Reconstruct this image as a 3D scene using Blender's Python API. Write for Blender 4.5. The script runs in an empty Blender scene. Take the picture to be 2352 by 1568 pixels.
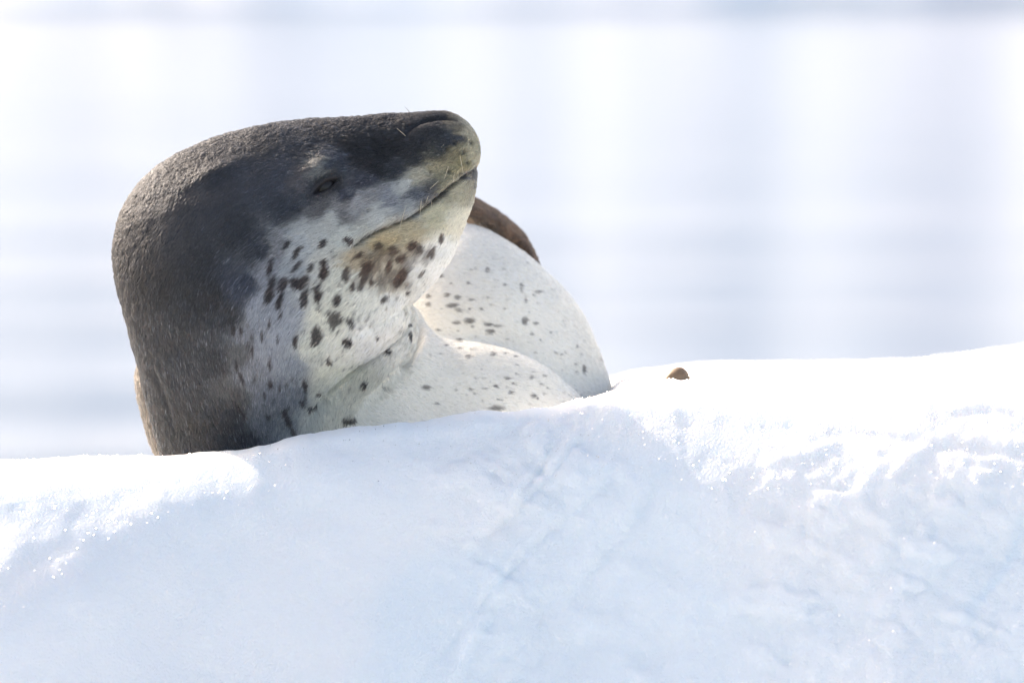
import bpy, math, random
import numpy as np

rng = np.random.default_rng(7)
random.seed(7)
scene = bpy.context.scene
col = scene.collection

# ------------------------------------------------------------------ camera
PITCH = math.radians(2.265)      # looking slightly down
DIST = 15.0                      # metres to the seal's head
S = 1.0 / 1500.0                 # metres per image pixel on the head plane
ZO = 1.046                       # height of the picture centre above the water
CX, CZ = 1176.0, 784.0
CAM = np.array([0.0, -DIST * math.cos(PITCH), ZO + DIST * math.sin(PITCH)])

cam_d = bpy.data.cameras.new('camera')
cam = bpy.data.objects.new('camera', cam_d)
col.objects.link(cam)
cam.location = CAM
cam.rotation_euler = (math.pi / 2 - PITCH, 0, 0)
cam_d.sensor_width = 36.0
cam_d.lens = 36.0 * DIST / (2352.0 * S)
cam_d.clip_start = 0.5
cam_d.clip_end = 20000
cam_d.dof.use_dof = True
cam_d.dof.focus_distance = DIST - 0.10
cam_d.dof.aperture_fstop = 4.0
scene.camera = cam

# ------------------------------------------------------------------ light
SUN_ELEV, SUN_AZ = math.radians(35), math.radians(41)      # azimuth: behind the seal, to the left
LV = np.array([-math.sin(SUN_AZ) * math.cos(SUN_ELEV), math.cos(SUN_AZ) * math.cos(SUN_ELEV), math.sin(SUN_ELEV)])
world = bpy.data.worlds.new('World')
scene.world = world
world.use_nodes = True
wn = world.node_tree.nodes
bg = wn['Background']
sky = wn.new('ShaderNodeTexSky')
sky.sky_type = 'NISHITA'
sky.sun_disc = False
sky.sun_elevation = SUN_ELEV
sky.sun_rotation = -SUN_AZ
sky.altitude = 0
sky.air_density = 0.8
sky.dust_density = 3.0
sky.ozone_density = 0.6
world.node_tree.links.new(sky.outputs[0], bg.inputs[0])
bg.inputs[1].default_value = 0.15

sun_d = bpy.data.lights.new('sun', 'SUN')
sun = bpy.data.objects.new('sun', sun_d)
col.objects.link(sun)
sun_d.energy = 2.15
sun_d.angle = math.radians(0.53)
sun_d.color = (1.0, 0.98, 0.965)
from mathutils import Vector
sun.rotation_euler = Vector(LV).to_track_quat('Z', 'Y').to_euler()
sun.location = (-6, 8, 10)

vs = scene.view_settings
vs.view_transform = 'Standard'
vs.look = 'None'
vs.gamma = 1.0
vs.use_curve_mapping = False
vs.exposure = 1.47
vs.use_white_balance = True
vs.white_balance_temperature = 8100
vs.white_balance_tint = 13
scene.cycles.use_denoising = True
scene.cycles.max_bounces = 8
scene.cycles.diffuse_bounces = 4
scene.cycles.glossy_bounces = 3
scene.cycles.sample_clamp_indirect = 6
scene.cycles.sample_clamp_direct = 0
scene.cycles_curves.shape = 'RIBBONS'

# ------------------------------------------------------------------ small maths
RT = np.array([1.0, 0, 0]); UPV = np.array([0, math.sin(PITCH), math.cos(PITCH)])
FW = np.array([0, math.cos(PITCH), -math.sin(PITCH)])

def P(px, py, y=0.0):
    """Point at depth y (metres behind the head plane) on the camera ray through an image pixel."""
    px = np.asarray(px, float); py = np.asarray(py, float); y = np.asarray(y, float)
    px, py, y = np.broadcast_arrays(px, py, y)
    d = FW * DIST + RT * ((px - CX) * S)[..., None] + UPV * ((CZ - py) * S)[..., None]
    t = (y - CAM[1]) / d[..., 1]
    return CAM + d * t[..., None]

def sm(a, b, x):
    t = np.clip((x - a) / (b - a), 0, 1)
    return t * t * (3 - 2 * t)

def hash3(i, j, k, seed):
    n = (i.astype(np.int64) * 374761393 + j.astype(np.int64) * 668265263 + k.astype(np.int64) * 2147483647 + seed * 1274126177) & 0xFFFFFFFF
    n = ((n ^ (n >> 13)) * 1274126177) & 0xFFFFFFFF
    n = (n ^ (n >> 16)) & 0xFFFFFFFF
    return n.astype(np.float64) / 4294967295.0

def vnoise(x, y, z, seed=0):
    x, y, z = np.broadcast_arrays(x, y, z)
    i, j, k = np.floor(x), np.floor(y), np.floor(z)
    fx, fy, fz = x - i, y - j, z - k
    fx, fy, fz = [f * f * f * (f * (f * 6 - 15) + 10) for f in (fx, fy, fz)]
    i, j, k = i.astype(np.int64), j.astype(np.int64), k.astype(np.int64)
    def h(a, b, c): return hash3(i + a, j + b, k + c, seed)
    x00 = h(0,0,0) * (1 - fx) + h(1,0,0) * fx; x10 = h(0,1,0) * (1 - fx) + h(1,1,0) * fx
    x01 = h(0,0,1) * (1 - fx) + h(1,0,1) * fx; x11 = h(0,1,1) * (1 - fx) + h(1,1,1) * fx
    return ((x00 * (1 - fy) + x10 * fy) * (1 - fz) + (x01 * (1 - fy) + x11 * fy) * fz) * 2 - 1

def fbm(x, y, z, octv=4, seed=0, gain=0.5):
    a, t = 1.0, 0.0
    for o in range(octv):
        t = t + a * vnoise(x * 2 ** o + 17.3 * o, y * 2 ** o - 9.1 * o, z * 2 ** o + 4.7 * o, seed + o)
        a *= gain
    return t

def lin(c):
    c = np.asarray(c, float) / 255.0
    return np.where(c <= 0.04045, c / 12.92, ((c + 0.055) / 1.055) ** 2.4)

def seg_dist(px, py, pts, far=120):
    """Distance to a polyline, signed side, and parameter 0..1 along it (1e9 when farther than `far`)."""
    pts = np.asarray(pts, float); shp = np.shape(px)
    fx, fy = np.ravel(px), np.ravel(py)
    m0 = np.flatnonzero((fx > pts[:, 0].min() - far) & (fx < pts[:, 0].max() + far) & (fy > pts[:, 1].min() - far) & (fy < pts[:, 1].max() + far))
    qx_, qy_ = fx[m0], fy[m0]
    L = np.r_[0, np.cumsum(np.hypot(*np.diff(pts, axis=0).T))]
    best = np.full(qx_.shape, 1e9); side = np.zeros(qx_.shape); par = np.zeros(qx_.shape)
    for i in range(len(pts) - 1):
        a, b = pts[i], pts[i + 1]
        d = b - a; l2 = max(d @ d, 1e-9)
        t = np.clip(((qx_ - a[0]) * d[0] + (qy_ - a[1]) * d[1]) / l2, 0, 1)
        ux, uy = qx_ - a[0] - t * d[0], qy_ - a[1] - t * d[1]
        dd = np.hypot(ux, uy)
        m = dd < best
        best[m] = dd[m]; side[m] = np.sign(d[0] * uy - d[1] * ux)[m]; par[m] = ((L[i] + t * math.sqrt(l2)) / L[-1])[m]
    B = np.full(fx.shape, 1e9); Sd = np.zeros(fx.shape); Pr = np.zeros(fx.shape)
    B[m0] = best; Sd[m0] = side; Pr[m0] = par
    return B.reshape(shp), Sd.reshape(shp), Pr.reshape(shp)

def spline(pts, n=8):
    pts = np.asarray(pts, float)
    p = np.vstack([2 * pts[0] - pts[1], pts, 2 * pts[-1] - pts[-2]])
    out = []
    for i in range(1, len(p) - 2):
        for t in np.linspace(0, 1, n, endpoint=False):
            a, b, c, d = p[i-1], p[i], p[i+1], p[i+2]
            out.append(0.5 * (2*b + (c-a)*t + (2*a-5*b+4*c-d)*t*t + (3*b-a-3*c+d)*t**3))
    out.append(pts[-1])
    return np.array(out)

# ------------------------------------------------------------------ materials
def new_mat(name):
    m = bpy.data.materials.new(name); m.use_nodes = True
    return m, m.node_tree.nodes, m.node_tree.links, m.node_tree.nodes['Principled BSDF']

def mesh_obj(name, verts, faces, mat, parent=None, smooth=True):
    me = bpy.data.meshes.new(name)
    verts = np.asarray(verts, np.float32); faces = np.asarray(faces, np.int32)
    k = faces.shape[1]
    me.vertices.add(len(verts)); me.vertices.foreach_set('co', verts.ravel())
    me.loops.add(faces.size); me.loops.foreach_set('vertex_index', faces.ravel())
    me.polygons.add(len(faces))
    me.polygons.foreach_set('loop_start', np.arange(0, faces.size, k, dtype=np.int32))
    me.update(calc_edges=True)
    me.validate()
    if smooth: me.polygons.foreach_set('use_smooth', np.ones(len(me.polygons), bool))
    if mat: me.materials.append(mat)
    o = bpy.data.objects.new(name, me); col.objects.link(o)
    if parent: o.parent = parent
    return o

# snow -----------------------------------------------------------------
m_snow, n, l, b = new_mat('snow')
b.inputs['Base Color'].default_value = (0.90, 0.92, 0.94, 1)
b.inputs['Roughness'].default_value = 0.55
b.inputs['Specular IOR Level'].default_value = 0.25
b.inputs['Subsurface Weight'].default_value = 0.8
b.inputs['Subsurface Radius'].default_value = (.8, .9, 1.0)
b.inputs['Subsurface Scale'].default_value = .05
tc = n.new('ShaderNodeTexCoord')
n1 = n.new('ShaderNodeTexNoise'); n1.inputs['Scale'].default_value = 260; n1.inputs['Detail'].default_value = 3
n2 = n.new('ShaderNodeTexNoise'); n2.inputs['Scale'].default_value = 60; n2.inputs['Detail'].default_value = 4
l.new(tc.outputs['Object'], n1.inputs['Vector']); l.new(tc.outputs['Object'], n2.inputs['Vector'])
ad = n.new('ShaderNodeMath'); ad.operation = 'ADD'
l.new(n1.outputs[0], ad.inputs[0]); l.new(n2.outputs[0], ad.inputs[1])
bp = n.new('ShaderNodeBump'); bp.inputs['Strength'].default_value = 0.6; bp.inputs['Distance'].default_value = 0.006
l.new(ad.outputs[0], bp.inputs['Height']); l.new(bp.outputs[0], b.inputs['Normal'])
at = n.new('ShaderNodeAttribute'); at.attribute_name = 'blue_ice'
mx = n.new('ShaderNodeMix'); mx.data_type = 'RGBA'
mx.inputs[6].default_value = (0.90, 0.92, 0.94, 1); mx.inputs[7].default_value = (0.55, 0.76, 0.92, 1)
l.new(at.outputs['Fac'], mx.inputs[0]); l.new(mx.outputs[2], b.inputs['Base Color'])

# ------------------------------------------------------------------ the ice floe
cx_ = [-2600,-600,0,100,200,260,350,400,470,560,620,680,760,820,900,1000,1060,1110,1170,1240,1300,1340,1407,1500,1600,1800,2352,3500,5000]
cy_ = [1130,1075,1058,1055,1049,1046,1048,1046,1040,1033,1020,1000,988,980,972,962,951,942,945,935,925,912,897,886,882,882,868,850,900]
bx_ = [-2600,1380,1420,1500,1600,1700,1900,2050,2200,2352,2700,3500,5000]
by_ = [1130,880,866,851,839,833,831,829,820,795,770,780,860]
tx_ = [-2600,-600,0,200,400,650,760,900,1100,1300,1500,1700,1900,2100,2352,3500,5000]
ty_ = [1600,1480,1350,1250,1160,1090,1050,1030,1010,1010,1040,1060,1070,1050,1010,1010,1000]
xs = np.unique(np.round(np.r_[np.linspace(-5.2, -0.86, 60), np.arange(-0.86, 0.8601, 0.003), np.linspace(0.86, 5.2, 60)], 5))
pxs = xs / S + CX
def sinterp(x, a, b_, w=25):
    return sum(np.interp(x + o, a, b_) for o in np.linspace(-w, w, 7)) / 7
YC = -0.16 + 0.03 * np.sin(xs * 5.0) - 0.10 * sm(0.2, 0.9, xs)
pc = sinterp(pxs, cx_, cy_, 14) + 2.6 * fbm(xs * 34, 0.3, 0.7, 4, 5)
zc = P(pxs, pc, YC)[:, 2]
zt = P(pxs, sinterp(pxs, tx_, ty_, 170), YC)[:, 2]
# front: from crest down towards the camera
zrow = np.r_[np.linspace(0, 0.02, 12)[:-1], np.arange(0.02, 0.46, 0.0032), np.linspace(0.46, .74, 30)]   # drop below crest
NF = len(zrow)
Yf = np.zeros((NF, len(xs))); Zf = np.zeros_like(Yf)
zcs = P(pxs, sinterp(pxs, cx_, cy_, 120), YC)[:, 2]
Zf[0] = zc; Yf[0] = YC
lit_drop = np.maximum(zcs - zt, 0.014)
for i in range(1, NF):
    dm = 0.5 * (zrow[i] + zrow[i - 1])
    f = dm / lit_drop
    la = 28 + 9 * sm(500, 1300, pxs)
    th = 5 + la * sm(0.0, 0.35, f) + (61 - la) * sm(0.45, 2.1, f)
    th = np.where(f > 2.1, 66 + 6 * np.sin(xs * 3.1 + dm * 6), th)
    Yf[i] = Yf[i - 1] - (zrow[i] - zrow[i - 1]) / np.tan(np.radians(th))
    Zf[i] = zcs + (zc - zcs) * math.exp(-zrow[i] / .07) - zrow[i]
# back: plateau, hollow under the seal, far edge, down into the sea
trow = np.r_[np.arange(0.006, 1.6, 0.008), np.linspace(1.6, 3.6, 40), np.linspace(3.65, 4.4, 12)]
NB = len(trow)
wr = sm(1360, 1450, pxs)
zb = P(pxs, sinterp(pxs, bx_, by_, 20), YC + 1.15)[:, 2]
Yb = YC[None] + trow[:, None] + 0 * xs[None]
wl_ = sm(420, 250, pxs)[None]
dip = -0.16 * wl_ * sm(.1, 2.2, trow)[:, None] - 0.055 * sm(0.0, 0.22, trow)[:, None] - 0.02 * sm(0.8, 2.2, trow)[:, None]
up = (zb - zc)[None] * sm(0.0, 1.15, trow)[:, None]
hump_r = up - 0.10 * sm(1.12, 1.9, trow)[:, None] ** 1.0
Zb = zc[None] + dip * (1 - wr)[None] + hump_r * wr[None]
edge = sm(3.2, 4.4, trow)[:, None]
Zb = Zb * (1 - edge) + (-0.5) * edge
# unseen low shelf at the waterline, added to bounce sunlight onto the floe's front
sh = np.linspace(0, 1, 26)[1:, None]
Ys = Yf[-1][None] - 3.0 * sh; Zs = Zf[-1][None] * (1 - sm(0, .15, sh)) + .14 * sm(0, .15, sh) * (1 - sm(.9, 1, sh)) - .6 * sm(.92, 1, sh)
Yf = np.vstack([Yf, Ys]); Zf = np.vstack([Zf, Zs]); NF = len(Yf)
Y = np.vstack([Yf[::-1], Yb]); Z = np.vstack([Zf[::-1], Zb]); X = np.broadcast_to(xs[None], Y.shape).copy()
NR, NC = Y.shape
# surface relief along the local normal
def grid_normals(X, Y, Z):
    du = np.stack([np.gradient(A, axis=1) for A in (X, Y, Z)], -1)
    dv = np.stack([np.gradient(A, axis=0) for A in (X, Y, Z)], -1)
    nn = np.cross(du, dv); nn /= np.linalg.norm(nn, axis=-1, keepdims=True) + 1e-12
    return nn
NN = grid_normals(X, Y, Z)
PXg = X / S + CX
PYg = CZ - (Z - ZO) / S
front = (np.arange(NR) < NF)[:, None] & np.ones((1, NC), bool)
crest_row = NF - 1
dcrest = np.abs(np.arange(NR) - crest_row)[:, None]
fade = sm(0, 16, dcrest) * 0.85 + 0.15
big = fbm(X * 4.2, Y * 4.2, Z * 4.2, 3, 21) * 0.014
med = fbm(X * 20, Y * 20, Z * 20, 3, 31) * 0.0042
rough_w = sm(880, 1120, PXg) * (0.35 + 0.65 * sm(-0.35, 0.35, fbm(X * 3.1, Z * 3.1, 0.5, 2, 77)))
fine = fbm(X * 42, Y * 42, Z * 42, 4, 41, 0.6) * 0.0017
top_r = (~front) | (PYg < 1080)
clump_ = sm(.05, .55, fbm(X * 15 + Z * 9, Y * 12, Z * 22, 3, 45)) * .0065 * rough_w
disp = clump_ + big * 0.7 + med * (0.30 + 0.9 * rough_w) + fine * (0.22 + 0.95 * rough_w)
# wind-cut grooves running down the front
ridges = [([(1440,960),(1405,1040),(1370,1090),(1310,1150),(1250,1200),(1180,1275),(1100,1365),(1030,1435),(960,1500)], 14, .0045),
          ([(1330,960),(1290,1020),(1260,1060),(1215,1115),(1150,1180),(1085,1205)], 13, .006),
          ([(1260,960),(1235,1030),(1190,1120),(1140,1170)], 11, .005),
          ([(1530,1010),(1480,1090),(1420,1180),(1330,1290),(1300,1400)], 24, .005),
          ([(1180,1330),(1120,1400),(1080,1460),(1040,1568)], 22, .006),
          ([(1990,960),(1900,1000),(1820,1050)], 18, .006), ([(2180,960),(2080,1010),(2010,1080)], 20, .006)]
wxn = 14 * fbm(X * 9, Z * 9, 1.3, 2, 55)
for pts, w, a in ridges:
    d, s_, t_ = seg_dist(PXg + wxn, PYg, spline(pts))
    endf = np.sin(np.clip(t_, 0, 1) * math.pi) ** 0.5
    sd = d * s_
    disp = disp + np.where(front, a * endf * (np.exp(-((sd - w * .5) / w) ** 2) - 0.9 * np.exp(-((sd + w * .6) / (w * .8)) ** 2)), 0)
# a shallow trough in the gentle snow on the left, footprints of wind on the right
d, s_, t_ = seg_dist(PXg, PYg, spline([(60,1290),(120,1250),(190,1210)]))
disp = disp - np.where(front, 0.003 * np.exp(-(d / 24) ** 2), 0)
for pts, w, a in [([(1860,985),(1960,968),(2080,985),(2240,1000),(2330,1010)], 12, .009), ([(2170,925),(2240,915),(2300,925)], 8, .008)]:
    d, s_, t_ = seg_dist(PXg, PYg, spline(pts))
    disp = disp - a * np.exp(-(d / w) ** 2)
disp = disp * fade * (1 - .7 * sm(1330, 1480, PXg) * sm(1130, 990, PYg))
Y = Y + NN[..., 1] * disp; Z = Z + NN[..., 2] * disp; X = X + NN[..., 0] * disp
# round the floe off at its ends
endw = sm(3.2, 5.2, np.abs(xs))[None]
Z = Z * (1 - endw) + np.minimum(Z, -0.55) * endw
idx = np.arange(NR * NC).reshape(NR, NC)
faces = np.stack([idx[:-1, :-1], idx[:-1, 1:], idx[1:, 1:], idx[1:, :-1]], -1).reshape(-1, 4)
floe_v = np.stack([X, Y, Z], -1)
floe = mesh_obj('ice_floe', floe_v.reshape(-1, 3), faces, m_snow)
floe['kind'] = 'structure'; floe['label'] = 'snow covered ice floe the seal rests on'
blue = np.zeros((NR, NC))
d, s_, t_ = seg_dist(PXg + wxn * 2, PYg, spline([(2290,1120),(2280,1200),(2250,1270),(2210,1330),(2190,1400)]))
blue = np.maximum(blue, 0.4 * np.exp(-(d / 24) ** 2) * np.sin(np.clip(t_, 0, 1) * math.pi) ** .5)
blue = np.maximum(blue, 0.22 * sm(0.1, 0.8, fbm(X * 2.2, Z * 3.2, 0.2, 3, 91)) * front)
at_ = floe.data.attributes.new('blue_ice', 'FLOAT', 'POINT'); at_.data.foreach_set('value', blue.astype(np.float32).ravel())
floe_n = grid_normals(X, Y, Z)

# ------------------------------------------------------------------ the sea and the ice front behind
m_sea, n, l, b = new_mat('sea_water')
b.inputs['Base Color'].default_value = (0.10, 0.15, 0.19, 1)
b.inputs['Roughness'].default_value = 0.08
b.inputs['IOR'].default_value = 1.33
tc = n.new('ShaderNodeTexCoord'); mp = n.new('ShaderNodeMapping')
mp.inputs['Scale'].default_value = (0.40, 1.0, 1.0)
n1 = n.new('ShaderNodeTexNoise'); n1.inputs['Scale'].default_value = 0.55; n1.inputs['Detail'].default_value = 3
l.new(tc.outputs['Object'], mp.inputs[0]); l.new(mp.outputs[0], n1.inputs['Vector'])
bp = n.new('ShaderNodeBump'); bp.inputs['Strength'].default_value = 0.6; bp.inputs['Distance'].default_value = 0.06
n3 = n.new('ShaderNodeTexNoise'); n3.inputs['Scale'].default_value = .11; n3.inputs['Detail'].default_value = 2
l.new(mp.outputs[0], n3.inputs['Vector'])
sc_ = n.new('ShaderNodeMath'); sc_.operation = 'MULTIPLY_ADD'; sc_.inputs[1].default_value = 6.0
l.new(n3.outputs[0], sc_.inputs[0]); l.new(n1.outputs[0], sc_.inputs[2])
l.new(sc_.outputs[0], bp.inputs['Height']); l.new(bp.outputs[0], b.inputs['Normal'])
R = 9000.0
sea = mesh_obj('sea', [(-R, -R, 0), (R, -R, 0), (R, R, 0), (-R, R, 0)], [(0, 1, 2, 3)], m_sea)
sea['kind'] = 'structure'; sea['label'] = 'pale rippled sea water behind the floe'

m_ice, n, l, b = new_mat('glacier_ice')
b.inputs['Roughness'].default_value = 0.6
tc = n.new('ShaderNodeTexCoord'); n1 = n.new('ShaderNodeTexNoise'); n1.inputs['Scale'].default_value = 0.12; n1.inputs['Detail'].default_value = 5
cr = n.new('ShaderNodeValToRGB')
cr.color_ramp.elements[0].position = .35; cr.color_ramp.elements[0].color = (.72, .82, .90, 1)
cr.color_ramp.elements[1].position = .6; cr.color_ramp.elements[1].color = (.93, .94, .95, 1)
gv = n.new('ShaderNodeAttribute'); gv.attribute_name = 'dark_band'
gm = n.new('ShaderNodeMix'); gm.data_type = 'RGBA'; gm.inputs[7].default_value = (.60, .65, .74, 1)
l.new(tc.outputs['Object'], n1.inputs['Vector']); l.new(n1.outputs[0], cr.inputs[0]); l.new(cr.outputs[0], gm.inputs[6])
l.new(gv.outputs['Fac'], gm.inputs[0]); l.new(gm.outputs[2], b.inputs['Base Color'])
gx = np.r_[np.linspace(-420, -40, 120), np.arange(-39.5, 39.6, .5), np.linspace(40, 420, 120)]; gt = np.linspace(0, 1, 70)
GX, GT = np.meshgrid(gx, gt)
top = 0.5 + .25 * fbm(gx * .06, .2, .1, 3, 3) + .15 * fbm(gx * .4, .2, .1, 2, 4)
cleft = np.exp(-((gx - 13.5) / 2.6) ** 2) + .6 * np.exp(-((gx + 60) / 5) ** 2)
base_y = 300 + 1.2 * fbm(gx * .012, 1.2, .1, 2, 6) + 0.25 * fbm(gx * .2, 1.2, .1, 2, 8) + 0 * cleft
base_y = base_y + (300 - np.interp(0, gx, base_y))
GU = np.clip((GT - .2) / .8, 0, 1)                     # 0 at the ice foot's top, 1 on the ridge
und = 1.3 * fbm(GX * .022, GU * 2.5, .3, 4, 11) * sm(0, .2, GU) + 0.2 * fbm(GX * .11, GU * 5, .3, 3, 12) * sm(0, .15, GU)
zp = np.linspace(0, 62, 120); thp = np.radians(31 + 7 * sm(1.0, 16, zp))
yp = np.r_[0, np.cumsum(np.diff(zp) / np.tan(.5 * (thp[1:] + thp[:-1])))]
GH = 62 * GU ** 1.7
GZ = np.where(GT < .2, -1 + (top + 1) * GT / .2, top * np.exp(-GH / 1.5) + GH)
GY = base_y + np.where(GT < .2, .6 * GT / .2, .6 + np.interp(GH, zp, yp)) + und
gi = np.arange(GX.size).reshape(GX.shape)
gf = np.stack([gi[:-1, :-1], gi[:-1, 1:], gi[1:, 1:], gi[1:, :-1]], -1).reshape(-1, 4)
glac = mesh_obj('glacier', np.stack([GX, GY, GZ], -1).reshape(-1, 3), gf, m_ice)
dark_band = .6 * np.exp(-(np.abs(GX - 14.6 + .02 * GZ) / 2.0) ** 2.5) * sm(40, 8, GZ) + .22 * np.exp(-((GX - 2.5) / 2.2) ** 2) + .15 * np.exp(-((GX - 6) / 1.2) ** 2) + .18 * np.exp(-((GX + 8.2) / 1.0) ** 2)  # darker bands painted in for shaded gaps; their reflections streak the sea
ga = glac.data.attributes.new('dark_band', 'FLOAT', 'POINT'); ga.data.foreach_set('value', np.clip(dark_band, 0, 1).astype(np.float32).ravel())
glac['kind'] = 'structure'; glac['label'] = 'pale blurred foot of the far ice shore above the water'

# ------------------------------------------------------------------ the seal: volume
def medial(poly, step=9.0, tol=1.2, rmin=12):
    """Inscribed balls that fill a closed outline (image pixels)."""
    poly = np.asarray(poly, float)
    sp = spline(np.vstack([poly, poly[:1]]), 6)[:-1]
    x0, y0 = sp.min(0); x1, y1 = sp.max(0)
    gx_, gy_ = np.meshgrid(np.arange(x0, x1, step), np.arange(y0, y1, step))
    px, py = gx_.ravel(), gy_.ravel()
    inside = np.zeros(px.shape, bool)
    a = sp; c = np.roll(sp, -1, 0)
    for (ax, ay), (bx, by) in zip(a, c):
        cond = ((ay > py) != (by > py))
        if by != ay:
            inside ^= cond & (px < (bx - ax) * (py - ay) / (by - ay) + ax)
    px, py = px[inside], py[inside]
    d, _, _ = seg_dist(px, py, np.vstack([sp, sp[:1]]), 1e6)
    o = np.argsort(-d); px, py, d = px[o], py[o], d[o]
    keep = []
    kx = np.empty(len(px)); ky = np.empty(len(px)); kr = np.empty(len(px)); nk = 0
    for i in range(len(px)):
        if d[i] < rmin: break
        if nk == 0 or not np.any(np.hypot(kx[:nk] - px[i], ky[:nk] - py[i]) + d[i] <= kr[:nk] + tol):
            kx[nk], ky[nk], kr[nk] = px[i], py[i], d[i]; nk += 1
    return np.c_[kx[:nk], ky[:nk], kr[:nk]]

def lobe(poly, yfun, kfun, **kw):
    m = medial(poly, **kw)
    y = np.array([yfun(p[0], p[1]) for p in m]); k = np.array([kfun(p[0], p[1]) for p in m])
    c = P(m[:, 0], m[:, 1], y)
    return np.c_[c, m[:, 2] * S * (DIST + y) / DIST, k]

A_poly = [(430,1260),(395,1150),(372,1048),(345,950),(322,860),(302,780),(280,700),(266,640),(261,580),(268,530),(284,480),(310,438),(345,400),(395,362),(450,336),(510,312),(600,291),(700,279),(800,271),(900,265),(960,259),(1010,256),(1045,261),(1075,283),(1094,315),(1101,345),(1097,375),(1096,400),(1090,440),(1075,490),(1055,545),(1035,590),(1000,640),(962,680),(946,702),(942,730),(925,766),(890,800),(850,830),(800,862),(740,905),(700,970),(690,1050),(690,1150),(660,1260)]
B_poly = [(420,1260),(400,1100),(410,950),(450,850),(600,760),(900,690),(950,703),(960,740),(958,775),(948,810),(915,862),(870,906),(825,945),(795,1010),(780,1150),(760,1260)]
C_poly = [(480,1280),(470,1050),(520,880),(680,760),(900,705),(955,705),(990,758),(1035,780),(1100,788),(1200,812),(1260,848),(1300,882),(1337,914),(1375,1000),(1385,1150),(1360,1280)]
D_poly = [(760,1250),(760,950),(800,760),(880,620),(960,545),(1030,515),(1075,514),(1120,528),(1180,568),(1240,625),(1290,690),(1335,768),(1370,830),(1395,880),(1412,930),(1425,1050),(1400,1250)]
nose = lambda x, y: sm(700, 1080, x) * sm(700, 500, y)
LA = lobe(A_poly, lambda x, y: -0.03 * nose(x, y) + 0.03 * sm(700, 1000, y), lambda x, y: 0.92 - 0.14 * nose(x, y))
LB = lobe(B_poly, lambda x, y: 0.14, lambda x, y: 0.92)
LC = lobe(C_poly, lambda x, y: 0.275, lambda x, y: 0.85)
LD = lobe(D_poly, lambda x, y: 0.52, lambda x, y: 0.95)
def balls(rows):
    r = np.array(rows, float)
    return np.c_[P(r[:, 0], r[:, 1], r[:, 2]), r[:, 3] * S * (DIST + r[:, 2]) / DIST, r[:, 4]]
def dense(rows, n=10): return balls(spline(np.array(rows, float), n))
LF = dense([(487,880,.24,174,.8),(511,950,.25,178,.8),(556,1030,.26,188,.8),(615,1130,.28,200,.8)], 5)
LE = dense([(1090,870,.55,270,1),(1080,900,.85,245,1),(1080,930,1.15,205,1),(1130,960,1.45,150,1),(1220,985,1.7,90,1),(1290,990,1.82,60,1)], 5)
LG = dense([(1000,455,.62,26,5),(1050,468,.62,27,5),(1100,492,.63,27,5),(1150,521,.64,26,4.5),(1188,555,.65,22,4),(1216,590,.66,15,4),(1232,612,.66,8,4)], 8)
def smin(a, b_, k):
    h = np.maximum(k - np.abs(a - b_), 0) / k
    return np.minimum(a, b_) - h * h * k * 0.25
LOBES = [LA, LB, LC, LD, LE, LF, LG]
def lobes_eval(p):
    """Signed distance to each lobe's balls; points are grouped in cells so that far balls are skipped."""
    cs = .05
    cell = np.floor(p / cs).astype(np.int64)
    key = (cell[:, 0] + 500) * 1000000 + (cell[:, 1] + 500) * 1000 + cell[:, 2] + 500
    order = np.argsort(key, kind='stable'); ks = key[order]
    cut = np.r_[0, np.flatnonzero(np.diff(ks)) + 1, len(ks)]
    ps = p[order].astype(np.float32); cells = cell[order]
    res = np.empty((len(LOBES), len(p)), np.float32)
    for a, b_ in zip(cut[:-1], cut[1:]):
        q_ = ps[a:b_]; mid = (cells[a] + .5) * cs
        for m, L in enumerate(LOBES):
            dc = np.sqrt((mid[0] - L[:, 0]) ** 2 + ((mid[1] - L[:, 1]) / L[:, 4]) ** 2 + (mid[2] - L[:, 2]) ** 2) - L[:, 3]
            dm = dc.min()
            if dm > .15:
                res[m, a:b_] = dm; continue
            sel = L[dc <= dm + .112].astype(np.float32)
            o_ = res[m, a:b_]; o_[:] = 1e3
            for s0 in range(0, len(sel), 64):
                g = sel[s0:s0 + 64]
                d = np.sqrt((q_[:, 0:1] - g[:, 0]) ** 2 + ((q_[:, 1:2] - g[:, 1]) / g[:, 4]) ** 2 + (q_[:, 2:3] - g[:, 2]) ** 2) - g[:, 3]
                np.minimum(o_, d.min(1), out=o_)
    out = np.empty_like(res); out[:, order] = res
    return list(out)
def combine(v):
    a, b_, c, d, e, f, g = v
    de = smin(d, e, .06)
    x = smin(a, b_, .008)
    x = smin(x, smin(c, de, .035), .010)
    x = smin(x, f, .014)
    return smin(x, g, .008)
def sdf(p, chunk=2000000):
    return np.concatenate([combine(lobes_eval(p[i:i + chunk])) for i in range(0, len(p), chunk)])

allb = np.vstack(LOBES)
lo = (allb[:, :3] - allb[:, 3:4] * np.c_[np.ones(len(allb)), allb[:, 4], np.ones(len(allb))]).min(0) - .03
hi = (allb[:, :3] + allb[:, 3:4] * np.c_[np.ones(len(allb)), allb[:, 4], np.ones(len(allb))]).max(0) + .03
lo[2] = max(lo[2], ZO - 0.32)
H = 0.009
nx, ny, nz = [int(math.ceil((hi[i] - lo[i]) / H)) + 1 for i in range(3)]
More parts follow.
